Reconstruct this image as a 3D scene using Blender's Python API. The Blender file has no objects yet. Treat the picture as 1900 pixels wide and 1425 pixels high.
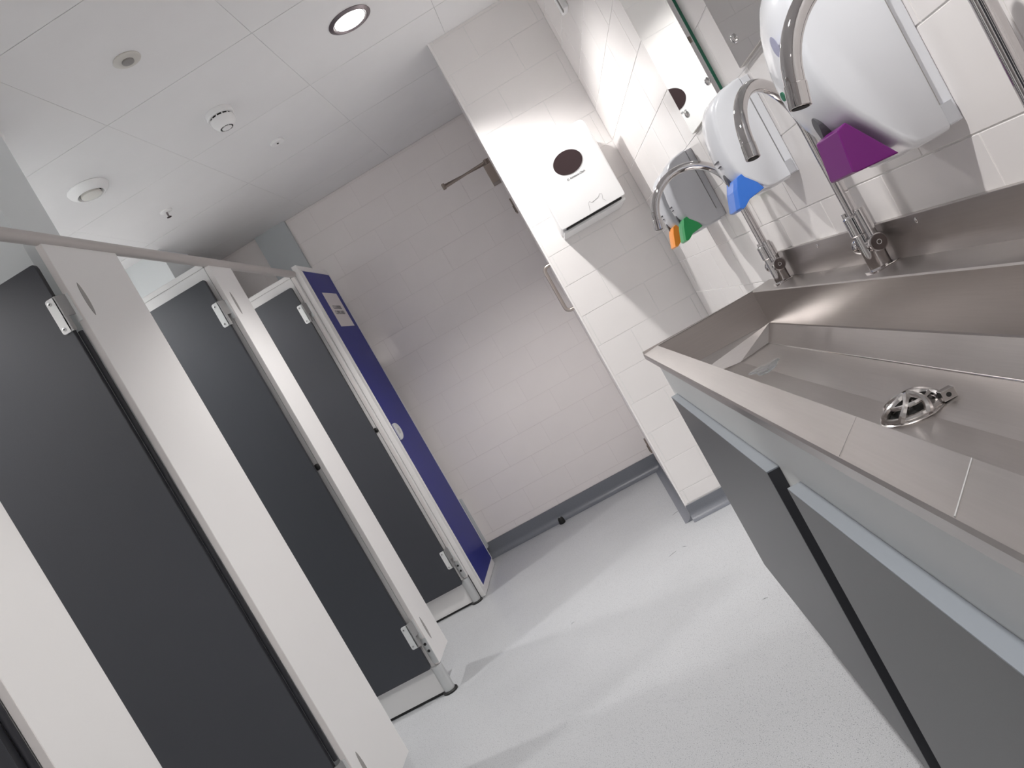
import bpy, bmesh, math, random
from mathutils import Vector, Matrix
random.seed(7)
S = bpy.context.scene
COL = S.collection
U = 1.13                      # metres per survey unit (camera height)
def P(x, y, z): return Vector((x*U, y*U, (z+1)*U))

# ------------------------------------------------------------ camera
cam_d = bpy.data.cameras.new('camera'); cam = bpy.data.objects.new('camera', cam_d); COL.objects.link(cam)
RC = [[0.8677084, 0.06687303, -0.49255469], [-0.4861134, -0.0927759, -0.86895708], [-0.103807, 0.99343879, -0.04799455]]
m3 = Matrix((RC[0], [-v for v in RC[1]], [-v for v in RC[2]])).transposed()
cam.matrix_world = Matrix.Translation(P(0, 0, 0)) @ m3.to_4x4()
cam_d.sensor_fit = 'HORIZONTAL'; cam_d.sensor_width = 36; cam_d.lens = 1429.31*36/1900
cam_d.clip_start = 0.02
S.camera = cam
# ------------------------------------------------------------ world, exposure
w = bpy.data.worlds.new('world'); S.world = w; w.use_nodes = True
w.node_tree.nodes['Background'].inputs[0].default_value = (0.8, 0.85, 0.9, 1)
w.node_tree.nodes['Background'].inputs[1].default_value = 0.3
S.view_settings.view_transform = 'Standard'; S.view_settings.look = 'None'
S.view_settings.gamma = 1; S.view_settings.use_curve_mapping = False
S.view_settings.exposure = 0.0
# downlight positions (units) and watts; each lamp is built with its fitting below
AISLE = [(-0.145, 2.60), (-0.145, 0.47), (-0.145, -1.66)]  # last one is unseen, added behind the camera to raise ambient light
STALL = [(-1.74, 3.13), (-1.74, 2.20), (-1.74, 1.40), (-1.74, -1.1)]  # last one is unseen, added at the rear for ambient light
W_AISLE, W_STALL = 132.0, 85.0
S.cycles.max_bounces = 16; S.cycles.diffuse_bounces = 10; S.cycles.glossy_bounces = 8

# ------------------------------------------------------------ materials
def principled(name, col, rough=0.5, metal=0.0, **kw):
    m = bpy.data.materials.new(name); m.use_nodes = True
    b = m.node_tree.nodes['Principled BSDF']
    b.inputs['Base Color'].default_value = (*col, 1); b.inputs['Roughness'].default_value = rough
    b.inputs['Metallic'].default_value = metal
    for k, v in kw.items(): b.inputs[k].default_value = v
    return m
def noisy(name, col, rough, scale, amt, metal=0.0, bump=0.0, stretch=(1, 1, 1), rvar=0.0, detail=4, **kw):
    m = principled(name, col, rough, metal, **kw); nt = m.node_tree; b = nt.nodes['Principled BSDF']
    tc = nt.nodes.new('ShaderNodeTexCoord'); mp = nt.nodes.new('ShaderNodeMapping'); mp.inputs['Scale'].default_value = stretch
    n = nt.nodes.new('ShaderNodeTexNoise'); n.inputs['Scale'].default_value = scale; n.inputs['Detail'].default_value = detail
    nt.links.new(tc.outputs['Object'], mp.inputs[0]); nt.links.new(mp.outputs[0], n.inputs['Vector'])
    r = nt.nodes.new('ShaderNodeMapRange'); r.inputs['From Min'].default_value = .3; r.inputs['From Max'].default_value = .7
    r.inputs['To Min'].default_value = 1-amt; r.inputs['To Max'].default_value = 1+amt
    nt.links.new(n.outputs['Fac'], r.inputs[0])
    mx = nt.nodes.new('ShaderNodeVectorMath'); mx.operation = 'SCALE'; mx.inputs[0].default_value = col
    nt.links.new(r.outputs[0], mx.inputs['Scale']); nt.links.new(mx.outputs[0], b.inputs['Base Color'])
    if rvar:
        r2 = nt.nodes.new('ShaderNodeMapRange'); r2.inputs['To Min'].default_value = rough-rvar; r2.inputs['To Max'].default_value = rough+rvar
        nt.links.new(n.outputs['Fac'], r2.inputs[0]); nt.links.new(r2.outputs[0], b.inputs['Roughness'])
    if bump:
        bp = nt.nodes.new('ShaderNodeBump'); bp.inputs['Strength'].default_value = bump; bp.inputs['Distance'].default_value = .002
        nt.links.new(n.outputs['Fac'], bp.inputs['Height']); nt.links.new(bp.outputs[0], b.inputs['Normal'])
    return m
def vinyl(name):
    m = noisy(name, (.44, .45, .465), .42, 3.0, .03); nt = m.node_tree; b = nt.nodes['Principled BSDF']
    src = b.inputs['Base Color'].links[0].from_socket
    tc = nt.nodes['Texture Coordinate']
    v = nt.nodes.new('ShaderNodeTexVoronoi'); v.inputs['Scale'].default_value = 190
    nt.links.new(tc.outputs['Object'], v.inputs['Vector'])
    cr = nt.nodes.new('ShaderNodeValToRGB'); cr.color_ramp.elements[0].position = .14; cr.color_ramp.elements[0].color = (.30, .30, .33, 1)
    cr.color_ramp.elements[1].position = .22; cr.color_ramp.elements[1].color = (1, 1, 1, 1)
    nt.links.new(v.outputs['Distance'], cr.inputs[0])
    n2 = nt.nodes.new('ShaderNodeTexNoise'); n2.inputs['Scale'].default_value = 420; nt.links.new(tc.outputs['Object'], n2.inputs['Vector'])
    r = nt.nodes.new('ShaderNodeMapRange'); r.inputs['From Min'].default_value = .35; r.inputs['From Max'].default_value = .65
    r.inputs['To Min'].default_value = .84; r.inputs['To Max'].default_value = 1.16; nt.links.new(n2.outputs['Fac'], r.inputs[0])
    m1 = nt.nodes.new('ShaderNodeMix'); m1.data_type = 'RGBA'; m1.blend_type = 'MULTIPLY'; m1.inputs[0].default_value = .95
    nt.links.new(src, m1.inputs[6]); nt.links.new(cr.outputs[0], m1.inputs[7])
    m2 = nt.nodes.new('ShaderNodeVectorMath'); m2.operation = 'SCALE'
    nt.links.new(m1.outputs[2], m2.inputs[0]); nt.links.new(r.outputs[0], m2.inputs['Scale']); nt.links.new(m2.outputs[0], b.inputs['Base Color'])
    return m
def brushed(name, col, rough, stretch):
    m = noisy(name, col, rough, 6, .03, metal=1.0, bump=0, stretch=stretch, rvar=.015, detail=5)
    nt = m.node_tree; b = nt.nodes['Principled BSDF']
    # water marks and smears: broad roughness patches
    n = nt.nodes.new('ShaderNodeTexNoise'); n.inputs['Scale'].default_value = 3.5; n.inputs['Detail'].default_value = 4
    nt.links.new(nt.nodes['Texture Coordinate'].outputs['Object'], n.inputs['Vector'])
    a = nt.nodes.new('ShaderNodeMath'); a.operation = 'MULTIPLY_ADD'; a.inputs[1].default_value = .12; a.inputs[2].default_value = -.06
    nt.links.new(n.outputs['Fac'], a.inputs[0])
    s = nt.nodes.new('ShaderNodeMath'); s.operation = 'ADD'; nt.links.new(b.inputs['Roughness'].links[0].from_socket, s.inputs[0]); nt.links.new(a.outputs[0], s.inputs[1])
    nt.links.new(s.outputs[0], b.inputs['Roughness'])
    tg = nt.nodes.new('ShaderNodeCombineXYZ'); d = (1, 0, 0) if stretch[0] < 5 else (0, 1, 0)
    for i in range(3): tg.inputs[i].default_value = d[i]
    nt.links.new(tg.outputs[0], b.inputs['Tangent']); b.inputs['Anisotropic'].default_value = .3
    return m
M = dict(
    floor=vinyl('speckled_vinyl'),
    cove=noisy('cove_vinyl', (.17, .18, .205), .38, 300, .10),
    ceil=noisy('ceiling_tile_white', (.84, .835, .84), .75, 4, .015),
    void=principled('ceiling_void', (.02, .02, .02), .9),
    tile=noisy('glazed_tile', (.84, .815, .805), .17, 5, .012),
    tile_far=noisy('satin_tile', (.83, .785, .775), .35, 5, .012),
    grout=noisy('white_grout', (.80, .79, .78), .8, 80, .04),
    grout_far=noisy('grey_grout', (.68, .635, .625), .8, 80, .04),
    paint=principled('cool_white_paint', (.70, .735, .745), .6),
    paintgrey=principled('pale_grey_panel', (.50, .53, .55), .5),
    plain=principled('plain_wall', (.80, .77, .76), .5),
    white=principled('white_laminate', (.76, .75, .745), .38),
    whedge=principled('white_lipping', (.72, .69, .68), .4),
    charcoal=noisy('charcoal_laminate', (.040, .043, .052), .42, 600, .10, bump=.05),
    black=principled('black_edge', (.022, .023, .028), .4),
    blue=principled('blue_laminate', (.009, .015, .20), .42, **{'Specular IOR Level': .25}),
    panel=noisy('grey_laminate', (.095, .097, .102), .42, 500, .06),
    paneltop=principled('blue_grey_lipping', (.21, .23, .255), .45),
    fascia=noisy('pale_fascia', (.76, .78, .78), .45, 3, .02),
    rail=principled('anodised_rail', (.50, .47, .455), .42, .25),
    alu=principled('satin_aluminium', (.62, .63, .63), .38, .8),
    hinge=principled('hinge_grey', (.70, .71, .71), .35, .25),
    steel=brushed('brushed_steel', (.52, .49, .475), .31, (60, 1.5, 60)),
    steelx=brushed('brushed_steel_cross', (.52, .49, .475), .31, (1.5, 60, 60)),
    chrome=principled('polished_chrome', (.60, .58, .58), .03, 1),
    dchrome=principled('dark_chrome', (.28, .25, .25), .08, 1),
    cast=principled('cast_strainer', (.62, .60, .59), .16, 1),
    mirror=principled('mirror_silver', (.88, .90, .89), .01, 1),
    green=principled('green_glass_edge', (.005, .11, .06), .08),
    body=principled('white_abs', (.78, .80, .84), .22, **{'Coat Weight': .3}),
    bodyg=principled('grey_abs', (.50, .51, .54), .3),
    purple=principled('purple_plastic', (.16, .008, .17), .3),
    lblue=principled('blue_plastic', (.05, .20, .72), .25),
    lgreen=principled('green_plastic', (.012, .30, .08), .3),
    orange=principled('orange_plastic', (.88, .30, .03), .3),
    whp=principled('white_plastic', (.88, .88, .88), .3),
    offw=principled('off_white_plastic', (.66, .64, .60), .4),
    smoke=principled('smoked_window', (.045, .028, .030), .25),
    dark=principled('dark_recess', (.01, .01, .01), .7),
    ink=principled('grey_ink', (.10, .10, .11), .6),
    inkb=principled('blue_ink', (.12, .13, .35), .6),
    inkg=principled('green_ink', (.02, .16, .09), .6),
    inkl=principled('light_ink', (.50, .50, .50), .6),
    paper=principled('paper', (.66, .62, .62), .8),
    groove=principled('slot_grey', (.30, .29, .28), .5),
    bronze=principled('closer_bronze', (.30, .25, .22), .35, .7),
    satin=principled('satin_steel', (.58, .52, .48), .28, 1),
    rubber=principled('black_rubber', (.01, .01, .01), .5),
    stain=principled('scuff', (.16, .17, .17), .6),
)
em = bpy.data.materials.new('lamp_glow'); em.use_nodes = True
nt = em.node_tree; nt.nodes.remove(nt.nodes['Principled BSDF']); e = nt.nodes.new('ShaderNodeEmission')
e.inputs[0].default_value = (1, .99, .97, 1); e.inputs[1].default_value = 9
nt.links.new(e.outputs[0], nt.nodes['Material Output'].inputs[0]); M['glow'] = em

# ------------------------------------------------------------ builders (all coordinates in survey units)
def rootloc(o):
    while o.parent: o = o.parent
    return o.location
def obj(name, bm, mat, parent=None, base=None, smooth=False, kind=None, label=None, bev=0, seg=2):
    org = rootloc(parent).copy() if parent else (P(*base) if base else Vector((0, 0, 0)))
    for v in bm.verts: v.co = P(*v.co) - org
    bmesh.ops.recalc_face_normals(bm, faces=bm.faces[:])
    me = bpy.data.meshes.new(name); bm.to_mesh(me); bm.free()
    for m in (mat if isinstance(mat, (list, tuple)) else [mat]): me.materials.append(M[m])
    o = bpy.data.objects.new(name, me); COL.objects.link(o)
    if parent: o.parent = parent
    else: o.location = org
    if smooth:
        for p in me.polygons: p.use_smooth = True
        me.set_sharp_from_angle(angle=math.radians(38))
    if bev:
        b = o.modifiers.new('bevel', 'BEVEL'); b.width = bev; b.segments = seg; b.limit_method = 'ANGLE'; b.angle_limit = math.radians(40)
    if kind: o['kind'] = kind
    if label: o['label'] = label
    return o
def thing(name, label, cat, base, group=None):
    o = bpy.data.objects.new(name, None); COL.objects.link(o); o.location = P(*base); o.empty_display_size = .05
    o['label'] = label; o['category'] = cat
    if group: o['group'] = group
    return o
def tag(o, label, cat, group=None):
    o['label'] = label; o['category'] = cat
    if group: o['group'] = group
    return o
def bx(bm, x0, x1, y0, y1, z0, z1):
    vs = [bm.verts.new((x, y, z)) for x in (x0, x1) for y in (y0, y1) for z in (z0, z1)]
    for f in ((0, 1, 3, 2), (4, 6, 7, 5), (0, 4, 5, 1), (2, 3, 7, 6), (0, 2, 6, 4), (1, 5, 7, 3)): bm.faces.new([vs[i] for i in f])
    return bm
def B(*a): return bx(bmesh.new(), *a)
def prism(bm, pts, axis, a, b):
    """pts = 2D outline; extruded along axis from a to b. axis 'x': pts=(y,z); 'y': (x,z); 'z': (x,y)"""
    def v(p, t): return {'x': (t, p[0], p[1]), 'y': (p[0], t, p[1]), 'z': (p[0], p[1], t)}[axis]
    A = [bm.verts.new(v(p, a)) for p in pts]; C = [bm.verts.new(v(p, b)) for p in pts]
    n = len(pts); bm.faces.new(A); bm.faces.new(C[::-1])
    for i in range(n): bm.faces.new((A[i], A[(i+1) % n], C[(i+1) % n], C[i]))
    return bm
def loft(bm, rings, caps=True, closed=True):
    R = [[bm.verts.new(p) for p in r] for r in rings]; n = len(rings[0])
    for a, b in zip(R, R[1:]):
        for i in range(n if closed else n-1): bm.faces.new((a[i], a[(i+1) % n], b[(i+1) % n], b[i]))
    if caps: bm.faces.new(R[0]); bm.faces.new(R[-1][::-1])
    return bm
def cyl(bm, p0, p1, r0, r1=None, n=24, caps=True):
    r1 = r0 if r1 is None else r1; p0 = Vector(p0); p1 = Vector(p1); d = (p1-p0).normalized()
    a = d.orthogonal().normalized(); b = d.cross(a)
    rg = [[p+(a*math.cos(t)+b*math.sin(t))*r for t in [2*math.pi*i/n for i in range(n)]] for p, r in ((p0, r0), (p1, r1))]
    return loft(bm, rg, caps)
def lathe(bm, c, prof, n=40, axis='z', sgn=1):
    rings = []
    for r, h in prof:
        ring = []
        for i in range(n):
            t = 2*math.pi*i/n; u, v = max(r, 1e-5)*math.cos(t), max(r, 1e-5)*math.sin(t)
            ring.append({'z': (c[0]+u, c[1]+v, c[2]+sgn*h), 'x': (c[0]+sgn*h, c[1]+u, c[2]+v), 'y': (c[0]+u, c[1]+sgn*h, c[2]+v)}[axis])
        rings.append(ring)
    return loft(bm, rings, True)
def tube(bm, pts, r, n=16):
    pts = [Vector(p) for p in pts]; rings = []; prev = None
    for i, p in enumerate(pts):
        d = (pts[min(i+1, len(pts)-1)]-pts[max(i-1, 0)]).normalized()
        if prev is None: a = d.orthogonal().normalized()
        else: a = (prev-d*prev.dot(d)).normalized()
        prev = a; b = d.cross(a); rr = r[i] if isinstance(r, list) else r
        rings.append([p+(a*math.cos(t)+b*math.sin(t))*rr for t in [2*math.pi*k/n for k in range(n)]])
    return loft(bm, rings, True)
def ell(bm, c, ra, rb, plane, t0, t1, n=32, pw=1.0):
    pts = []
    for i in range(n):
        t = 2*math.pi*i/n; ct, st = math.cos(t), math.sin(t)
        pts.append((c[0]+ra*math.copysign(abs(ct)**pw, ct), c[1]+rb*math.copysign(abs(st)**pw, st)))
    return prism(bm, pts, plane, t0, t1)
def rrect(a0, a1, b0, b1, r, k=5):
    pts = []
    for cx, cy, s in ((a1-r, b1-r, 0), (a0+r, b1-r, 1), (a0+r, b0+r, 2), (a1-r, b0+r, 3)):
        for i in range(k+1):
            t = math.pi/2*(s+i/k); pts.append((cx+r*math.cos(t), cy+r*math.sin(t)))
    return pts
def text(name, s, size, mat, parent, pos, rx, ry, rz, depth=.0004):
    c = bpy.data.curves.new(name, 'FONT'); c.body = s; c.size = size*U; c.extrude = depth; c.align_x = 'CENTER'; c.align_y = 'CENTER'
    t = bpy.data.objects.new(name, c); COL.objects.link(t)
    bpy.context.view_layer.update(); dg = bpy.context.evaluated_depsgraph_get()
    me = bpy.data.meshes.new_from_object(t.evaluated_get(dg)); bpy.data.objects.remove(t)
    me.materials.clear(); me.materials.append(M[mat])
    me.transform(Matrix.Translation(P(*pos)-rootloc(parent)) @ (Matrix.Rotation(rz, 4, 'Z') @ Matrix.Rotation(ry, 4, 'Y') @ Matrix.Rotation(rx, 4, 'X')))
    o = bpy.data.objects.new(name, me); COL.objects.link(o); o.parent = parent; return o

ZC = 1.186                     # ceiling
XR = .495; YP = 3.13; YF = 4.195; XL = -2.45; YB = -2.65
# ------------------------------------------------------------ the room
def struct(name, bm, mat, **k):
    o = obj(name, bm, mat, kind='structure', **k); return o
struct('floor', B(XL-.1, XR+.1, YB-.1, YF+.1, -1.06, -1.0), 'floor')
ceiling = struct('ceiling', B(XL-.1, XR+.1, YB-.1, YF+.1, ZC+.0072, ZC+.08), 'void')
# ceiling tiles, 600 x 600, separate pieces with an uneven shadow gap
gx = [.128-.5325*k for k in range(-1, 6)]; gy = [2.337+.532*k for k in range(-10, 5)]
tmesh = {}
def box_mesh(key, sx, sy, sz, mat, bev):
    if key not in tmesh:
        bm = bmesh.new(); bx(bm, 0, sx, 0, sy, 0, sz)
        for v in bm.verts: v.co *= U
        if bev: bmesh.ops.bevel(bm, geom=bm.edges[:], offset=bev, segments=1, affect='EDGES', profile=.5)
        bmesh.ops.recalc_face_normals(bm, faces=bm.faces[:])
        me = bpy.data.meshes.new(key.split('|')[0]); bm.to_mesh(me); bm.free(); me.materials.append(M[mat]); tmesh[key] = me
    return tmesh[key]
def place(name, me, loc, parent):
    o = bpy.data.objects.new(name, me); COL.objects.link(o); o.location = P(*loc)-rootloc(parent); o.parent = parent; return o
for i in range(len(gx)-1):
    x1, x0 = gx[i], gx[i+1]
    for j in range(len(gy)-1):
        y0, y1 = gy[j], gy[j+1]
        cx0, cx1 = max(x0, XL), min(x1, XR); cy0, cy1 = max(y0, YB), min(y1, YF)
        if cx1-cx0 < .02 or cy1-cy0 < .02: continue
        gxm = .0005; gym = .0011
        sx = round(cx1-cx0-2*gxm, 4); sy = round(cy1-cy0-2*gym-(.002 if cy1 == YF else 0), 4)
        dz = random.uniform(0, .0008)
        me = box_mesh('ceiling_tile|%s|%s' % (sx, sy), sx, sy, .006, 'ceil', .0)
        place('ceiling_tile', me, (cx0+gxm, cy0+gym, ZC+dz), ceiling)
# walls
zr = [-1.0] + [.083+.1363*k for k in range(-7, 9)] + [ZC]
def tile_wall(wall, axis, plane, a0, a1, z0, z1, off, mat, t=.003, pitch=.266, g=.0012, sgn=1, bev=.0006):
    """axis 'y': wall in YZ plane at x=plane (faces -x); 'x': wall in XZ plane at y=plane (faces -y)."""
    rows = [z for z in zr]
    for k in range(len(rows)-1):
        lo, hi = max(rows[k], z0), min(rows[k+1], z1)
        if hi-lo < .012: continue
        s = off + (pitch/2 if k % 2 else 0)
        n0 = math.floor((a0-s)/pitch); p = s+n0*pitch
        while p < a1-1e-4:
            u0, u1 = max(p, a0), min(p+pitch, a1); p += pitch
            if u1-u0 < .008: continue
            L = round(u1-u0-2*g, 4); H = round(hi-lo-2*g, 4)
            key = 'tile|%s|%s|%s|%s' % (axis, L, H, mat)
            if axis == 'y':
                me = box_mesh(key, t, L, H, mat, bev); place('tile', me, (plane, u0+g, lo+g), wall)
            else:
                me = box_mesh(key, L, t, H, mat, bev); place('tile', me, (u0+g, plane, lo+g), wall)
wall_right = struct('wall_right', B(XR+.0012, XR+.1, YB, YF, -1.0, ZC+.02), 'grout')
tile_wall(wall_right, 'y', XR, .36, YP-.001, -.93, ZC, .908, 'tile')
wall_return = struct('wall_return', B(.055, XR+.0015, YP+.0012, YF, -1.0, ZC+.02), 'grout')
tile_wall(wall_return, 'x', YP, .053, XR, -.93, ZC, .333, 'tile')
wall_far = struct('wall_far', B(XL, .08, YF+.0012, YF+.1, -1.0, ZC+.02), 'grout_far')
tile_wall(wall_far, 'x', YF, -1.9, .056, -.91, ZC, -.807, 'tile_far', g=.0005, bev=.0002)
struct('wall_left', B(XL-.1, XL, YB, YF, -1.0, ZC+.02), 'plain')
struct('wall_rear', B(XL, XR, YB-.1, YB, -1.0, ZC+.02), 'plain')
struct('wall_cubicle', B(XL, -1.10, 1.875, 2.06, -1.0, ZC), 'paint')
struct('wall_duct', B(XL, -1.50, 3.52, 3.80, -1.0, ZC), 'paint')
struct('wall_pier', B(-1.277, -1.085, YF-.022, YF+.001, -1.0, ZC), 'paintgrey')
# edge trim on the return
bm = bmesh.new(); prism(bm, rrect(.0435, .056, YP-.001, YP+.03, .005), 'z', -.94, ZC)
struct('trim_1', bm, 'tile', smooth=True)
struct('trim_2', B(.047, .06, YP+.03, YF-.045, -.93, ZC), 'plain')
# coved skirtings: vinyl turned up the walls
def cove_profile(h, r=.035, t=.006, k=8):
    pts = [(0, 0), (0, h), (-t, h), (-t, r)]
    for i in range(1, k+1):
        a = math.pi/2*i/k; pts.append((-t-r+r*math.cos(a), r-r*math.sin(a)))
    pts.append((-t-r, -0.0)); return pts
def cove_along_x(name, y, x0, x1, h):
    bm = bmesh.new(); prism(bm, [(y+p, -1+.0005+q) for p, q in cove_profile(h)], 'x', x0, x1)
    return struct(name, bm, 'cove', smooth=True)
def cove_along_y(name, x, y0, y1, h):
    bm = bmesh.new(); prism(bm, [(x+p, -1+.0005+q) for p, q in cove_profile(h)], 'y', y0, y1)
    return struct(name, bm, 'cove', smooth=True)
cove_along_x('baseboard_far', YF, XL, .06, .088)
cove_along_x('baseboard_return', YP, .045, XR, .066)
cove_along_y('baseboard_right', XR, YB, YP-.002, .066)
cove_along_y('baseboard_alcove', .052, YP, YF, .066)
# door in the alcove side, seen edge-on
door = struct('door_1', B(.052, .0615, 3.26, 4.13, -.995, .87), 'white', base=(.052, 3.26, -.995))
bm = bmesh.new()
hp = [(.055, 3.40, .209)] + [(.034-.020*math.sin(t), 3.40, .189+.020*math.cos(t)) for t in [math.pi/2*i/6 for i in range(7)]]
hp += [(.034-.020*math.cos(t), 3.40, .014-.020*math.sin(t)) for t in [math.pi/2*i/6 for i in range(7)]] + [(.055, 3.40, -.006)]
tube(bm, hp, .0085); obj('pull_handle', bm, 'satin', door, smooth=True)
closer = obj('door_closer', B(.004, .053, 3.93, 4.02, .735, .835), 'bronze', door, bev=.003)
bm = bmesh.new(); cyl(bm, (.028, 3.97, .834), (.028, 3.97, .868), .011)
tube(bm, [(.028, 3.97, .858), (-.095, 3.985, .857), (-.222, 4.0, .856)], .0062, 8)
obj('closer_arm', bm, 'bronze', closer, smooth=True)
bm = bmesh.new(); tube(bm, [(-.222, 4.0, .868), (-.08, 4.06, .872), (.05, 4.10, .875)], .0055, 8)
cyl(bm, (-.222, 4.0, .848), (-.222, 4.0, .878), .009); bx(bm, .035, .056, 4.07, 4.13, .862, .89)
obj('closer_arm', bm, 'bronze', closer, smooth=True)
for z0 in (.572, -.885):
    h = obj('hinge', B(.0385, .054, 4.10, 4.125, z0, z0+.085), 'bronze', door)
    obj('pin', B(.036, .0385, 4.105, 4.12, z0+.008, z0+.045), 'dark', h)
# small box fitting high on the right wall
t = thing('wall_sensor', 'small white sensor fixed high on the right hand tiled wall near the corner', 'sensor', (.495, 2.62, .86))
obj('housing', B(.472, .495, 2.595, 2.66, .852, .915), 'whp', t, bev=.006)
obj('lens', B(.4705, .474, 2.597, 2.612, .845, .90), 'groove', t, bev=.003)
# low grey corner upstand behind the blue cupboard
tag(obj('corner_upstand', B(-1.06, -1.0, YF-.04, YF-.002, -.93, -.622), 'paintgrey', base=(-1.03, YF-.02, -.93), bev=.004),
    'small grey corner upstand on the far wall just behind the blue door', 'upstand')
# door stop on the floor cove
t = thing('door_stop', 'small black rubber door stop on the floor below the far wall', 'door stop', (-.565, 4.13, -1))
bm = bmesh.new(); lathe(bm, (-.565, 4.13, -.999), [(.017, 0), (.019, .006), (.016, .026), (.012, .034), (0, .036)], 20); obj('buffer', bm, 'rubber', t, smooth=True)
bm = bmesh.new(); lathe(bm, (-.565, 4.13, -.964), [(.005, 0), (.005, .003), (0, .004)], 12); obj('screw', bm, 'alu', t, smooth=True)
# scuffs on the floor
for k, (x0, y0, x1, y1) in enumerate(((-.105, 2.872, -.070, 2.892), (-.043, 2.905, -.028, 2.885), (.095, 2.192, .110, 2.186), (-.53, 2.715, -.515, 2.725), (-.02, 3.32, .02, 3.34))):
    bm = bmesh.new(); tube(bm, [(x0, y0, -.9997), ((x0+x1)/2, (y0+y1)/2+.002, -.9995), (x1, y1, -.9997)], [.0003, .0007, .0003], 6)
    tag(obj('floor_scuff', bm, 'stain', base=(x0, y0, -1)), ['dark hair-like scuff on the floor in front of the tiled return', 'short scuff on the floor beside the longest scuff',
        'tiny scuff on the floor near the grey trough panel', 'tiny dark speck mark on the floor in the middle of the aisle', 'thin scuff on the floor beside the alcove door'][k], 'scuff')

# ------------------------------------------------------------ ceiling fittings
def downlight(x, y, watts, label, spot=124, blend=.45, group='recessed downlights'):
    t = thing('downlight', label, 'downlight', (x, y, ZC), group)
    bm = bmesh.new(); lathe(bm, (x, y, ZC), [(.060, -.002), (.076, 0), (.077, .002), (.070, .006), (.063, .0075), (.060, .005), (.058, .001)], 48, sgn=-1)
    obj('rim', bm, 'rim' if 'rim' in M else 'dchrome', t, smooth=True)
    bm = bmesh.new(); lathe(bm, (x, y, ZC-.0005), [(.0605, 0), (.0605, .0015), (0, .0015)], 48, sgn=-1); obj('gasket', bm, 'rubber', t)
    bm = bmesh.new(); lathe(bm, (x, y, ZC-.002), [(.0555, 0), (.053, .0025), (.03, .0045), (0, .005)], 40, sgn=-1); obj('diffuser', bm, 'glow', t, smooth=True)
    L = bpy.data.lights.new('downlight_lamp', 'SPOT'); L.energy = watts; L.spot_size = math.radians(spot); L.spot_blend = blend
    L.shadow_soft_size = .045; L.color = (1, .975, .955)
    o = bpy.data.objects.new('lamp', L); COL.objects.link(o); o.parent = t; o.location = (0, 0, -.012*U)
    return t
M['knuckle'] = principled('knuckle_grey', (.33, .33, .33), .35, .5)
M['badge'] = principled('pale_badge', (.42, .43, .58), .5)
M['rim'] = principled('pewter_rim', (.22, .19, .20), .3, .8)
for k, (x, y) in enumerate(AISLE):
    downlight(x, y, W_AISLE, ['bright round downlight with pewter rim in the ceiling by the tiled return', 'round downlight in the ceiling over the trough taps', 'unseen downlight added behind the camera to raise the ambient light'][k])
for k, (x, y) in enumerate(STALL):
    downlight(x, y, W_STALL, ['round downlight over the farthest open cubicle', 'round downlight over the middle cubicle', 'round downlight over the nearest cubicle', 'unseen downlight added over the rear cubicles for ambient light'][k])
t = thing('smoke_detector', 'white domed smoke detector with slotted sides on the ceiling', 'smoke detector', (-.70, 2.66, ZC))
c = (-.70, 2.66, ZC)
bm = bmesh.new(); lathe(bm, c, [(.049, -.001), (.050, .001), (.050, .015), (.047, .018), (.043, .0185)], 48, sgn=-1); obj('base', bm, 'whp', t, smooth=True)
bm = bmesh.new(); lathe(bm, c, [(.038, .016), (.038, .027)], 40, sgn=-1); obj('slot', bm, 'dark', t)
bm = bmesh.new()
for i in range(12):
    a = 2*math.pi*i/12; cyl(bm, (c[0]+.039*math.cos(a), c[1]+.039*math.sin(a), ZC-.0165), (c[0]+.039*math.cos(a), c[1]+.039*math.sin(a), ZC-.0265), .0022, n=8)
obj('rib', bm, 'whp', t)
bm = bmesh.new(); lathe(bm, c, [(.037, .0255), (.0435, .026), (.0435, .032), (.042, .042), (.034, .054), (.024, .060), (.0235, .0565), (.0185, .0565), (.018, .061), (.008, .063), (0, .063)], 48, sgn=-1)
obj('dome', bm, 'whp', t, smooth=True)
bm = bmesh.new()
for i in range(8):
    a = 2*math.pi*(i+.5)/8
    tube(bm, [(c[0]+.021*math.cos(a+d), c[1]+.021*math.sin(a+d), ZC-.0585) for d in (-.28, 0, .28)], .0020, 6)
obj('vent_slot', bm, 'dark', t)
t = thing('presence_sensor', 'flat white round presence sensor with a grey lens on the ceiling', 'sensor', (-.70, 2.10, ZC)); c = (-.70, 2.10, ZC)
bm = bmesh.new(); lathe(bm, c, [(.038, -.001), (.039, .002), (.036, .004), (.018, .005)], 40, sgn=-1); obj('plate', bm, 'offw', t, smooth=True)
bm = bmesh.new(); lathe(bm, c, [(.017, .004), (.0165, .009), (.011, .012), (0, .0135)], 32, sgn=-1); obj('lens', bm, 'groove', t, smooth=True)
def vent(x, y, label):
    t = thing('air_vent', label, 'air vent', (x, y, ZC), 'round extract vents'); c = (x, y, ZC)
    bm = bmesh.new(); lathe(bm, c, [(.070, -.001), (.072, .002), (.068, .012), (.054, .024), (.047, .026), (.0445, .023), (.042, .008)], 48, sgn=-1); obj('collar', bm, 'whp', t, smooth=True)
    bm = bmesh.new(); lathe(bm, c, [(.0435, .006), (.0435, .009)], 40, sgn=-1); obj('throat', bm, 'dark', t)
    bm = bmesh.new(); lathe(bm, c, [(.030, .008), (.036, .022), (.035, .028), (.030, .029), (0, .0295)], 40, sgn=-1); obj('disc', bm, 'offw', t, smooth=True)
vent(-1.225, 2.62, 'white round air vent in the ceiling above the cubicle headrail')
vent(-1.165, 2.045, 'white round vent at the left edge of the frame, partly cut off')
t = thing('sprinkler_head', 'small white sprinkler head with a bare pin in the ceiling above the cubicles', 'sprinkler', (-1.239, 3.171, ZC)); c = (-1.239, 3.171, ZC)
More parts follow.
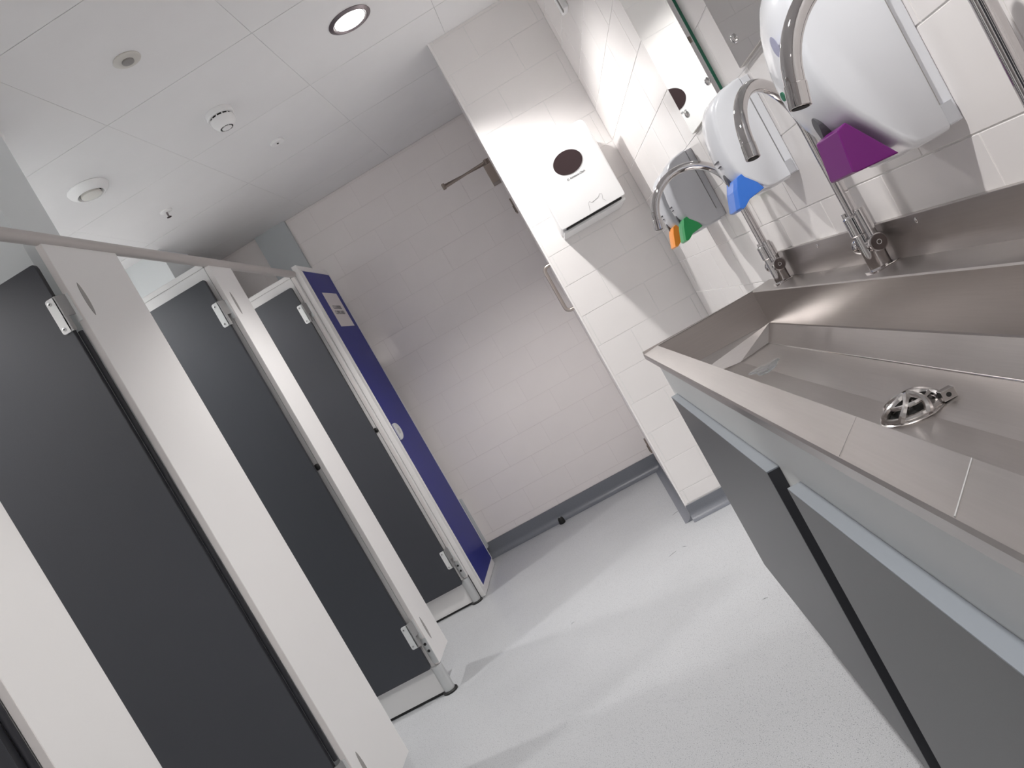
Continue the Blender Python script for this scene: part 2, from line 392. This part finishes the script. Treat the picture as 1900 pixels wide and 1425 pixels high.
bm = bmesh.new(); lathe(bm, c, [(.026, -.001), (.026, .003), (.018, .006), (.006, .006)], 32, sgn=-1); obj('rose', bm, 'whp', t, smooth=True)
bm = bmesh.new(); cyl(bm, (c[0], c[1], ZC-.005), (c[0], c[1], ZC-.026), .004, n=10); cyl(bm, (c[0], c[1], ZC-.026), (c[0], c[1], ZC-.028), .010, n=16); obj('nozzle', bm, 'dchrome', t)
t = thing('emergency_light', 'tiny white oval emergency light on the ceiling beyond the smoke detector', 'emergency light', (-.68, 3.157, ZC)); c = (-.68, 3.157)
bm = bmesh.new(); ell(bm, c, .030, .026, 'z', ZC-.010, ZC+.001, 24, .8); obj('housing', bm, 'whp', t, bev=.003)
bm = bmesh.new(); lathe(bm, (c[0], c[1], ZC-.009), [(.005, 0), (.004, .003), (0, .004)], 14, sgn=-1); obj('lens', bm, 'dark', t)

# ------------------------------------------------------------ cubicles
XF = -1.012; XK = -1.030      # front and back of the pilaster panels
def slot_cap(y, z, parent):
    bm = bmesh.new(); h, w_ = .046, .0085; pts = []
    for i in range(13):
        t = i/12; pts.append((y-w_*math.sin(math.pi*t)**.6, z-h+2*h*t))
    for i in range(1, 12):
        t = 1-i/12; pts.append((y+w_*math.sin(math.pi*t)**.6, z-h+2*h*t))
    prism(bm, pts, 'x', XF-.001, XF+.0012); obj('slot_cap', bm, 'groove', parent, bev=.0004)
PIL = [(1.068, 1.255, 'white cubicle pilaster at the lower left edge of the frame, nearest the camera'),
       (1.797, 2.108, 'wide white cubicle pilaster, second from the camera'),
       (2.675, 2.862, 'white cubicle pilaster between the middle and the far open doors'),
       (3.548, 3.72, 'narrow white cubicle pilaster right against the blue door')]
ZB, ZT = -.888, .764
for k, (y0, y1, lab) in enumerate(PIL):
    t = thing('cubicle_pilaster', lab, 'pilaster', (XF-.009, y0+.02, -1), 'cubicle pilasters')
    zb = ZB if k != 3 else -.87
    bm = bmesh.new(); bx(bm, XK, XF, y0, y1, zb, ZT); obj('panel', bm, 'white', t, bev=.0015)
    obj('edge_lipping', B(XK+.0008, XF-.0008, y0-.0008, y0+.0004, zb+.001, ZT-.001), 'whedge', t)
    ys = y0+.05
    if k == 3: ys = y0+.055
    slot_cap(ys, .612, t); slot_cap(ys, -.762, t)
    # leg at the hinge side
    cx, cy = XF-.019, y0+.004
    leg = bmesh.new(); cyl(leg, (cx, cy, zb-.0005), (cx, cy, -.992), .0215, n=32)
    lg = obj('leg', leg, 'alu', t, smooth=True)
    bm = bmesh.new(); lathe(bm, (cx, cy, -1), [(.029, 0), (.0295, .006), (.026, .009), (.022, .0095)], 32); obj('foot_ring', bm, 'rubber', lg, smooth=True)
    br = obj('leg_bracket', B(XK-.004, XK+.018, y0-.0042, y0-.0008, zb+.008, -.778), 'alu', t, bev=.001)
    for z in (-.800, -.828):
        bm = bmesh.new(); cyl(bm, (XK+.006, y0-.0058, z), (XK+.006, y0-.0040, z), .0055, n=16); obj('screw', bm, 'rubber', br)
    if k < 2:
        bm = bmesh.new(); cyl(bm, (XK-.006, y0-.006, -.69), (XK-.006, y0-.006, .535), .0062, n=20); obj('finger_guard', bm, 'black', t, smooth=True)
        continue
    bm = bmesh.new(); lathe(bm, (XK-.010, y0+.004, -.048), [(.012, -.004), (.0125, .004), (.0085, .007), (.005, .009), (0, .009)], 24, 'y', -1)
    obj('door_buffer', bm, 'rubber', t, smooth=True)
# open doors, folded back against the partitions
DOORS = [(1.0430, 'dark charcoal cubicle door in the bottom left corner of the frame'),
         (1.772, 'charcoal cubicle door standing open, largest and nearest of the full doors'),
         (2.646, 'charcoal cubicle door standing open in the middle cubicle'),
         (3.516, 'charcoal cubicle door standing open in the far cubicle beside the blue door')]
for k, (y, lab) in enumerate(DOORS):
    x1 = -1.041; x0 = x1-.56
    t = thing('cubicle_door', lab, 'door', (x1, y, -.885), 'charcoal cubicle doors')
    bm = bmesh.new(); prism(bm, rrect(x0, x1, -.883, .722, .008, 3), 'y', y, y+.013); obj('leaf', bm, 'charcoal', t, bev=.0015)
    obj('edge_band', B(x1-.0012, x1+.0006, y+.0008, y+.0122, -.872, .711), 'black', t)
    for zc in (.585, -.745):
        h = .046
        bm = bmesh.new(); prism(bm, rrect(x1-.024, x1+.002, zc-h, zc+h, .007, 4), 'y', y-.003, y+.0005)
        pl = obj('hinge', bm, 'hinge', t, bev=.0008)
        pil_y = PIL[k][0]
        bm = bmesh.new(); prism(bm, [(x1-.002, y-.003), (x1+.005, y-.003), (XK+.006, pil_y-.004), (XK+.006, pil_y-.001), (x1-.002, y+.001)], 'z', zc-.008, zc+h)
        obj('hinge_knuckle', bm, 'knuckle', pl, bev=.0005)
        bm = bmesh.new(); prism(bm, [(x1-.002, y-.003), (x1+.005, y-.003), (x1+.009, y+.006), (x1-.002, y+.003)], 'z', zc-h, zc-.008)
        obj('hinge_knuckle', bm, 'knuckle', pl)
        obj('hinge_leaf', B(XK-.001, XK+.013, pil_y-.0035, pil_y-.0007, zc-.028, zc+h), 'hinge', pl, bev=.0006)
        for dz in (-.034, .034):
            bm = bmesh.new(); lathe(bm, (x1-.015, y-.003, zc+dz), [(.0048, 0), (.0048, .0015), (.0022, .0022), (.002, .001), (0, .001)], 16, 'y', -1)
            obj('screw', bm, 'alu', pl, smooth=True)
            bm = bmesh.new(); cyl(bm, (x1-.015, y-.0052, zc+dz), (x1-.015, y-.0046, zc+dz), .0019, n=8); obj('screw_socket', bm, 'dark', pl)
for k, y0 in enumerate((.19, -.69, -1.57)):  # unseen pilasters, added to carry the dark doors behind the camera
    t = thing('cubicle_pilaster', 'unseen white cubicle pilaster added behind the camera, %s of the three' % ('first', 'second', 'third')[k], 'pilaster', (XF-.009, y0+.02, -1), 'cubicle pilasters')
    obj('panel', B(XK, XF, y0, y0+.19, ZB, ZT), 'white', t, bev=.0015)
    bm = bmesh.new(); cyl(bm, (XF-.019, y0+.02, ZB-.0005), (XF-.019, y0+.02, -1), .0215, n=32); obj('leg', bm, 'alu', t, smooth=True)
for k, y0 in enumerate((-.495, -1.375)):  # unseen closed doors, added so chrome and steel reflect something dark
    t = thing('cubicle_door', 'unseen closed charcoal door added behind the camera for dark reflections, %s' % ('nearer one', 'farther one')[k], 'door', (XF-.009, y0, -.885), 'charcoal cubicle doors')
    obj('leaf', B(XK+.002, XF-.002, y0, y0+.68, -.883, .722), 'charcoal', t, bev=.0015)
    bm = bmesh.new(); lathe(bm, (XF-.002, y0+.05, -.05), [(.028, 0), (.028, .004), (.012, .006), (.010, .012), (0, .013)], 28, 'x'); obj('lock_indicator', bm, 'hinge', t, smooth=True)
# partitions behind the pilasters
for k, (y, lab) in enumerate(((1.072, 'white partition panel beside the nearest cubicle'), (2.677, 'white partition panel behind the middle open door'), (3.551, 'white partition panel behind the far open door'))):
    t = thing('partition_panel', lab, 'partition', (-1.7, y, -.88), 'cubicle partitions')
    obj('panel', B(XL+.002, XK-.002, y, y+.016, -.990, .765), 'white', t, bev=.001)
    obj('top_trim', B(XL+.002, XK-.002, y-.004, y+.020, .765, .785), 'white', t, bev=.002)
    obj('floor_shade_strip', B(XL+.002, XK-.004, y+.003, y+.013, -1.0, -.9895), 'rubber', t)  # black strip stands for the shaded gap under the partition
# white duct panel closing the far end of each stall at floor level is not seen; headrail
t = thing('headrail', 'long grey tubular headrail running along the top of the cubicles', 'rail', (XF, .5, .764))
bm = bmesh.new(); prism(bm, [(XF-.006+.0165*math.cos(a), .7795+.0168*math.sin(a)) for a in [2*math.pi*i/32 for i in range(32)]], 'y', -2.0, 3.568)
obj('tube', bm, 'rail', t, smooth=True)
obj('end_cap', B(XF-.024, XF+.012, -2.003, -1.9995, .763, .796), 'rubber', t)
# blue cupboard front
XBf = -.985
t = thing('cupboard_door', 'blue closed cupboard door with white edging and a lock indicator', 'door', (XBf-.02, 3.80, -1))
y0, y1, z0, z1 = 3.572, 4.050, -.998, .812
f = obj('frame', B(-1.0105, XBf-.001, y0, y1, z0, z1), 'white', t, bev=.002)
bm = bmesh.new()
obj('leaf', B(XBf-.003, XBf+.0004, 3.613, 4.036, -.960, .782), 'blue', t)
bm = bmesh.new(); bx(bm, XBf-.002, XBf+.003, 3.6095, 3.6125, -.962, .784); bx(bm, XBf-.002, XBf+.003, 4.0365, 4.040, -.962, .784); bx(bm, XBf-.002, XBf+.003, 3.6095, 4.040, .7825, .786)
obj('edging', bm, 'white', t)
bm = bmesh.new(); pts = []
for i in range(17):
    a = -math.pi/2+math.pi*i/16; pts.append((3.632+.082*math.cos(a)**.8 if math.cos(a) > 0 else 3.632, -.105+.044*math.sin(a)))
prism(bm, pts, 'x', XBf, XBf+.010); lk = obj('lock_indicator', bm, 'hinge', t, bev=.002)
obj('indicator_window', B(XBf+.0095, XBf+.0108, 3.645, 3.675, -.120, -.092), 'inkl', lk)
t = thing('paper_notice', 'white paper notice taped to the blue cupboard door', 'notice', (XBf+.001, 3.86, .47))
obj('sheet', B(XBf+.0006, XBf+.0014, 3.735, 3.975, .478, .668), 'paper', t)
text('lettering', 'CLEANERS\nCUPBOARD', .030, 'ink', t, (XBf+.0018, 3.85, .570), math.pi/2, 0, math.pi/2)

# ------------------------------------------------------------ wash trough
YE = 1.972
t = thing('wash_trough', 'long stainless steel hand wash trough on the right hand wall', 'trough', (.30, 1.0, -.33))
prof = [(.1225, -.206), (.1225, -.196), (.1245, -.194), (.1635, -.190), (.1655, -.1925), (.168, -.300), (.178, -.313), (.315, -.3190), (.394, -.3110),
        (.396, -.3095), (.4265, -.2750), (.428, -.272), (.428, -.1875), (.4295, -.1855), (.4845, -.1815)]
def sheet(bm, pr, ya, yb):
    A = [bm.verts.new((x, ya, z)) for x, z in pr]; C = [bm.verts.new((x, yb, z)) for x, z in pr]
    for i in range(len(pr)-1): bm.faces.new((A[i], A[i+1], C[i+1], C[i]))
bm = bmesh.new(); YI = 1.948
sheet(bm, prof, -.75, YI)
# rims beyond the end wall
lip = prof[:4]; sheet(bm, lip, YI, YE)
led = prof[13:]; sheet(bm, led, YI, YE)
sheet(bm, [(.1635, -.190), (.4295, -.1855)], YI+.004, YE)
bmesh.ops.remove_doubles(bm, verts=bm.verts[:], dist=1e-5)
basin = obj('basin', bm, 'steel', t)
sol = basin.modifiers.new('thick', 'SOLIDIFY'); sol.thickness = .0015; sol.offset = 0
bm = bmesh.new()   # inner end wall
ew = [(x, z) for x, z in prof[3:14]]
vs = [bm.verts.new((x, YI-.002*(1 if z < -.2 else 0), z)) for x, z in ew]; bm.faces.new(vs)
vs = [bm.verts.new((x, YI+.004, z)) for x, z in ew]; bm.faces.new(vs)
vs = [bm.verts.new(p) for p in ((.170, YI-.003, -.272), (.427, YI-.003, -.272), (.396, YI-.037, -.3095), (.315, YI-.037, -.3188), (.178, YI-.037, -.3125), (.169, YI-.037, -.301))]; bm.faces.new(vs)
obj('end_wall', bm, 'steelx', t)
# outer body under the rim, end apron
bm = bmesh.new(); bx(bm, .1425, .148, -.75, 1.957, -.34, -.204); bx(bm, .148, .484, 1.950, 1.957, -.34, -.195)
obj('fascia', bm, 'fascia', t, bev=.001)
obj('end_lip', B(.1235, .484, YE-.0015, YE+.0015, -.206, -.1865), 'steelx', t)
bm = bmesh.new(); bx(bm, .4835, .4945, -.75, 1.815, -.1825, -.1195); spl = obj('splashback', bm, 'steel', t, bev=.0012)
for y in (1.113, 1.529, .70):
    bm = bmesh.new(); lathe(bm, (.4835, y, -.129), [(.0042, 0), (.004, .0014), (.002, .0026), (0, .0028)], 14, 'x', -1); obj('screw', bm, 'chrome', spl, smooth=True)
# thin diagonal lines across the front rim, then one along the basin fold
bm = bmesh.new(); tube(bm, [(.1250, .408, -.1930), (.1632, .455, -.1891)], .0005, 6); obj('steel_line', bm, 'alu', t)
bm = bmesh.new(); tube(bm, [(.1250, .578, -.1931), (.1632, .632, -.1893)], .0002, 6); obj('steel_line', bm, 'cast', t)  # faint reflection on the rim, drawn as a fixed line
bm = bmesh.new(); tube(bm, [(.3945, -.7, -.3105), (.3945, 1.910, -.3105)], .0015, 8); obj('steel_line', bm, 'cast', t, smooth=True)  # weld along the basin fold
# rings of splashed water
def water(cx, cy, rr, name='water_pool'):
    bm = bmesh.new(); pts = []
    for i in range(36):
        a = 2*math.pi*i/36; r = rr*(1+.18*math.sin(3*a+1)+.10*math.sin(5*a)); pts.append((cx+r*math.cos(a)*.7, cy+r*math.sin(a)*1.15))
    zf = lambda x: -.3190+.0080*(x-.315)/.079 if x > .315 else -.313-.0060*(x-.178)/.137
    zz = zf(cx)
    loft(bm, [[(x, y, zf(x)+.0008) for x, y in pts], [(cx+(x-cx)*.93, cy+(y-cy)*.93, zf(x)+.0022) for x, y in pts], [(cx+(x-cx)*.5, cy+(y-cy)*.5, zf(x)+.0024) for x, y in pts]])
    return bm
M['water'] = principled('water', (.9, .92, .93), .02, 0, **{'Transmission Weight': .9, 'IOR': 1.33})
tag(obj('water_pool', water(.315, 1.68, .045), 'water', base=(.305, 1.60, -.31), smooth=True), 'little pool of clear water on the steel floor of the trough, at its far end', 'water')
# strainer
sx, sy, sz = .3135, .967, -.3182
t = thing('drain_strainer', 'chromed domed strainer basket over the trough drain', 'strainer', (sx, sy, sz))
bm = bmesh.new(); lathe(bm, (sx, sy, sz), [(.040, .0005), (.041, .0025), (.036, .005), (.033, .0035), (.031, .001)], 40); obj('flange', bm, 'cast', t, smooth=True)
bm = bmesh.new(); lathe(bm, (sx, sy, sz), [(.031, .001), (.031, .0016), (0, .0016)], 30); obj('outlet', bm, 'dark', t)
def dome(a, r0=.035, h=.019): return (sx+r0*math.cos(a[1])*math.cos(a[0]), sy+r0*math.cos(a[1])*math.sin(a[0]), sz+.004+h*math.sin(a[1]))
bm = bmesh.new()
for i in range(7):
    a = 2*math.pi*i/7+.3; tube(bm, [dome((a+.5*e/1.5, e)) for e in [1.5*j/8 for j in range(9)]], [.0058, .0055, .0050, .0046, .0044, .0044, .0048, .0055, .006], 8)
obj('rib', bm, 'cast', t, smooth=True)
bm = bmesh.new(); tube(bm, [dome((2*math.pi*j/36, .06)) for j in range(37)], .0042, 8); tube(bm, [dome((2*math.pi*j/36, .80)) for j in range(37)], .0030, 8)
lathe(bm, (sx, sy, sz+.018), [(.010, 0), (.010, .0045), (.007, .0065), (0, .0068)], 20); obj('ring', bm, 'cast', t, smooth=True)
tb = bmesh.new(); bx(tb, sx+.025, sx+.042, sy-.020, sy-.032, sz+.004, sz+.017); tab = obj('tab', tb, 'cast', t, bev=.001)
bm = bmesh.new(); cyl(bm, (sx+.033, sy-.0326, sz+.0105), (sx+.033, sy-.0318, sz+.0105), .003, n=12); obj('tab_hole', bm, 'dark', tab)
# panels hung below
for k, (ya, yb, lab) in enumerate(((.988, 1.868, 'grey service panel below the far end of the steel trough'), (.02, .897, 'grey service panel below the near part of the trough, bottom right of the frame'))):
    t = thing('service_panel', lab, 'panel', (.13, ya, -.777), 'panels under the trough')
    obj('board', B(.1250, .1423, ya, yb, -.777, -.3065), 'panel', t, bev=.0008)
    obj('top_lipping', B(.1252, .1422, ya+.0002, yb-.0002, -.3068, -.305), 'paneltop', t)
    obj('dark_end', B(.1253, .1422, ya-.0012, ya+.0004, -.776, -.3068), 'black', t)  # near end face of the panel set to black

# ------------------------------------------------------------ taps
def tap(y, ang, lab, reach=.090, zc=.060):
    x = .461; zb = -.1838
    t = thing('swan_neck_tap', lab, 'tap', (x, y, zb), 'chrome taps on the trough ledge')
    bm = bmesh.new(); prism(bm, rrect(x-.021, x+.0215, y-.021, y+.021, .008), 'z', zb-.0012, zb+.004); obj('base_plate', bm, 'chrome', t, smooth=True, bev=.0008)
    bm = bmesh.new(); lathe(bm, (x, y, zb), [(.0195, .003), (.0170, .006), (.0165, .062), (.0185, .064), (.0185, .092), (.0165, .0945), (.0115, .096)], 36); obj('body', bm, 'chrome', t, smooth=True)
    bm = bmesh.new(); cyl(bm, (x, y-.024, zb+.043), (x, y+.024, zb+.043), .0115, n=30); obj('valve_barrel', bm, 'chrome', t, smooth=True)
    for s in (-1, 1):
        bm = bmesh.new(); lathe(bm, (x, y+s*.022, zb+.043), [(.0125, 0), (.0140, .002), (.0140, .014), (.0128, .0155)], 32, 'y', s); kb = obj('control_knob', bm, 'chrome', t, smooth=True)
        bm = bmesh.new(); lathe(bm, (x, y+s*.0370, zb+.043), [(.0125, 0), (.0118, .0008), (0, .0009)], 32, 'y', s); obj('knob_cap', bm, 'dchrome', kb, smooth=True)
        bm = bmesh.new(); tube(bm, [(x+.004, y+s*.0385+.0002*s+math.cos(a)*0, zb+.043) if False else (x+.0035*math.cos(a), y+s*.0381, zb+.043+.0035*math.sin(a)) for a in [2*math.pi*i/16 for i in range(17)]], .0004, 6); obj('knob_mark', bm, 'inkl', kb)
        bm = bmesh.new(); cyl(bm, (x, y+s*.029, zb+.050), (x, y+s*.027, zb+.101), .0075, n=20); obj('lever', bm, 'chrome', t, smooth=True, bev=.001)
    bm = bmesh.new(); r = reach; dx, dy = math.cos(ang), math.sin(ang)
    pts = [(x, y, zb+.09), (x, y, -.04), (x, y, zc-.01)]
    for i in range(0, 29):
        a = math.radians(165)*i/28; q = r-r*math.cos(a); pts.append((x+dx*q, y+dy*q, zc+r*math.sin(a)))
    lx, ly, lz = pts[-1]; ex, ez = .26, -.966; pts.append((lx+dx*ex*.008, ly+dy*ex*.008, lz+ez*.008))
    tube(bm, pts, .0096, 24); obj('spout', bm, 'chrome', t, smooth=True)
    bm = bmesh.new(); cyl(bm, (lx+dx*ex*.007, ly+dy*ex*.007, lz+ez*.007), (lx+dx*ex*.029, ly+dy*ex*.029, lz+ez*.029), .0104, n=28); ar = obj('aerator', bm, 'chrome', t, smooth=True, bev=.001)
    bm = bmesh.new(); cyl(bm, (lx+dx*ex*.028, ly+dy*ex*.028, lz+ez*.028), (lx+dx*ex*.0296, ly+dy*ex*.0296, lz+ez*.0296), .0078, n=20); obj('aerator_mesh', bm, 'dark', ar)
PI = math.pi
tap(1.775, PI, 'chrome swan neck tap at the far end of the trough, spout square to the wall')
tap(1.240, PI+.785, 'chrome swan neck tap in the middle of the trough, spout swung toward the camera')
tap(.745, PI+.05, 'chrome swan neck tap nearest the camera, its base outside the right edge of the frame')

# ------------------------------------------------------------ soap dispensers
PB = [(.214, 0), (.2135, .030), (.210, .052), (.202, .070), (.190, .082), (.174, .090), (.152, .096), (.125, .1005), (.095, .1025), (.068, .1005), (.050, .094), (.032, .080), (.016, .066), (.0105, .055), (.010, 0)]
PA = [(.262, 0), (.260, .030), (.250, .055), (.232, .076), (.210, .093), (.185, .105), (.158, .113), (.130, .118), (.100, .1195), (.075, .118), (.052, .112), (.027, .101), (.004, .087), (-.020, .073), (-.033, .064), (-.036, .055), (-.036, 0)]
def dispenser(y0, wd, pr, body, lever, lpoly, lw, lab, deb=True, big=False):
    y1 = y0+wd; zb = pr[-1][0]
    t = thing('soap_dispenser', lab, 'soap dispenser', (.49, y0+wd/2, zb), 'soap dispensers on the tiled wall')
    n = len(pr); plate = .018
    zc = (pr[0][0]+zb)/2
    rings = []
    for yy, k, sh in ((y0, 0, .955), (y0+.002, .45, .975), (y0+.006, .8, .99), (y0+.014, 1, 1), (y0+wd*.32, 1.6, 1), (y0+wd*.5, 1.8, 1), (y0+wd*.68, 1.6, 1), (y1-.014, 1, 1), (y1-.006, .8, .99), (y1-.002, .45, .975), (y1, 0, .955)):
        ring = []
        for z, d in pr:
            dd = plate if d == 0 else max(plate, d-.007+.007*k)
            ring.append((.4945-dd, yy, zc+(z-zc)*sh))
        rings.append(ring)
    bm = bmesh.new(); loft(bm, rings); bd = obj('cover', bm, body, t, smooth=True)
    bp = obj('back_plate', B(.4785, .4945, y0+.004, y1-.004, zb+.004, pr[0][0]-.004), body, t, bev=.0015)
    obj('hinge_notch', B(.4765, .4895, y0-.0003, y0+.004, zb+.006, zb+.030), 'bodyg', bd)
    obj('seam', B(.4762, .4770, y0-.0004, y0+.001, zb+.030, pr[0][0]-.02), 'groove', bd)
    yc = y0+wd/2
    bm = bmesh.new(); A = [(x, z) for x, z in lpoly]
    ya_ = y0+.002
    loft(bm, [[(x, ya_, z) for x, z in A], [(x, ya_+lw, z) for x, z in A]]) if big else loft(bm, [[(x, ya_, z) for x, z in A], [(x-.003, ya_+lw/4, z-.001) for x, z in A], [(x-.003, ya_+.75*lw, z-.001) for x, z in A], [(x, ya_+lw, z) for x, z in A]])
    obj('push_lever', bm, lever, t, bev=.0015, smooth=False)
    # dark drop-shaped lock window on the front
    zd = zb+.27*(pr[0][0]-zb)
    dep = [d for z, d in pr if abs(z-zd) == min(abs(zz-zd) for zz, _ in pr)][0]
    xf = .4945-dep-.0062; pts = []
    for i in range(20):
        a = 2*PI*i/20; s = .011; rr = s*(1-.35*math.sin(a)) if math.sin(a) < 0 else s; pts.append((yc+.75*rr*math.cos(a)*(1 if math.sin(a) > 0 else 1+.6*math.sin(a)), zd-rr*math.sin(a)*(1 if math.sin(a) > 0 else 1.5)))
    bm = bmesh.new(); prism(bm, [(p, -q+2*zd) for p, q in pts], 'x', xf-.0012, xf+.012); obj('lock_window', bm, 'ink', t)
    zt = zb+.45*(pr[0][0]-zb); dep = [d for z, d in pr if abs(z-zt) == min(abs(zz-zt) for zz, _ in pr)][0]
    bm = bmesh.new()
    for q, (a, b) in enumerate(((-.016, .012), (-.016, .002))):
        bx(bm, .4945-dep-.0073, .4945-dep-.0030, yc+a, yc+b, zt-.010*q-.0012, zt-.010*q+.0012)
    obj('printed_lines', bm, 'ink', t)
    if big:
        zt = zb+.62*(pr[0][0]-zb)
        bm = bmesh.new(); ell(bm, (yc-.02, zt), .010, .013, 'x', .4945-.1255, .4945-.1250); obj('badge', bm, 'badge', t)
        bm = bmesh.new(); ell(bm, (yc+.03, zt-.05), .006, .006, 'x', .4945-.1266, .4945-.1250); obj('leaf_mark', bm, 'inkg', t)
    return t
LB = [(.409, .060), (.426, .017), (.394, .012), (.382, .004), (.376, .002), (.371, .006), (.383, .040), (.392, .058)]
LA = [(.380, .030), (.416, -.030), (.366, -.026), (.362, -.024), (.368, .026)]
dispenser(.915, .135, PA, 'body', 'purple', LA, .074, 'large white soap dispenser with a purple push lever, nearest the camera', big=True)
dispenser(1.451, .118, PB, 'body', 'lblue', LB, .090, 'white soap dispenser with a blue push lever behind the middle tap')
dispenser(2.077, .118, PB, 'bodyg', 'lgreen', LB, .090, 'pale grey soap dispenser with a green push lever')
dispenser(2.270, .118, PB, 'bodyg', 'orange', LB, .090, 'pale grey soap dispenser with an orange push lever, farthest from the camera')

# ------------------------------------------------------------ mirrors
for ya, yb, lab in ((1.612, 1.968, 'tall frameless mirror showing the towel dispenser, the farther one, with a green glass edge'), (.75, 1.452, 'tall frameless mirror on the right wall above the large purple-lever dispenser')):
    z0, z1 = .2245, 1.02
    t = thing('wall_mirror', lab, 'mirror', (.49, (ya+yb)/2, z0), 'frameless mirrors')
    obj('glass', B(.4865, .4946, ya, yb, z0, z1), 'mirror', t)
    bm = bmesh.new(); bx(bm, .4872, .4930, ya-.0012, ya+.0004, z0+.0004, z1); obj('glass_edge', bm, 'green', t)
    obj('glass_edge', B(.4868, .4944, ya, yb, z0-.0010, z0+.0003), 'offw', t, label='pale lower glass edge')
    for yy in (ya+.045, yb-.045):
        for zz in (z0+.042, z1-.042):
            bm = bmesh.new(); lathe(bm, (.4866, yy, zz), [(.0085, 0), (.0085, .002), (.006, .0045), (0, .0055)], 20, 'x', -1); obj('screw_cap', bm, 'chrome', t, smooth=True)

# ------------------------------------------------------------ paper towel dispenser on the return
t = thing('paper_towel_dispenser', 'white paper towel dispenser with a dark oval window on the tiled return', 'towel dispenser', (.27, 3.0, .24))
xa, xb, ya, yb, za, zb = .138, .402, 2.862, YP-.001, .262, .578
rings = []
for yy, e in ((ya, .010), (ya+.002, .004), (ya+.008, .0005), (ya+.05, 0), (yb-.05, 0), (yb, .002)):
    lift = 0 if yy < ya+.1 else .0
    rings.append([(px, yy, pz) for px, pz in rrect(xa+e, xb-e, za+e*.3, zb-e, .026, 8)])
bm = bmesh.new(); loft(bm, rings)
for v in bm.verts:      # square lower corners
    if v.co.z < za+.03:
        if v.co.x < xa+.03: v.co.x = xa+(v.co.x-xa)*.25
        if v.co.x > xb-.03: v.co.x = xb-(xb-v.co.x)*.25
        v.co.z = za+(v.co.z-za)*.35
cv = obj('cover', bm, 'whp', t, smooth=True)
bm = bmesh.new(); ell(bm, (.276, .465), .0560, .0425, 'y', ya-.0015, ya+.002, 48); obj('window', bm, 'smoke', t, bev=.0008)
obj('slot', B(xa+.02, xb-.018, ya+.006, ya+.05, za-.006, za+.002), 'dark', t)
obj('tray', B(xa+.004, xb-.004, ya+.035, yb, .248, .257), 'whp', t, bev=.002)
obj('tray_back', B(xa+.008, xb-.008, ya+.055, yb, .256, .264), 'whp', t)
text('lettering', 'Kimberly-Clark', .0098, 'ink', t, (.286, ya-.0008, .410), PI/2, 0, 0, .0003)
bm = bmesh.new(); tube(bm, [(.247+.0035*math.cos(a), ya-.0006, .4105+.0035*math.sin(a)) for a in [2*PI*i/14 for i in range(15)]], .0005, 5); obj('print_ring', bm, 'ink', t)
bm = bmesh.new()
for L in ([(.262, .272), (.270, .300), (.276, .304), (.282, .296), (.312, .302), (.320, .310), (.328, .306), (.322, .288), (.330, .276)], [(.276, .304), (.282, .296)]):
    tube(bm, [(x, ya-.0004, z) for x, z in L], .0005, 5)
obj('fold_symbol', bm, 'inkl', t)
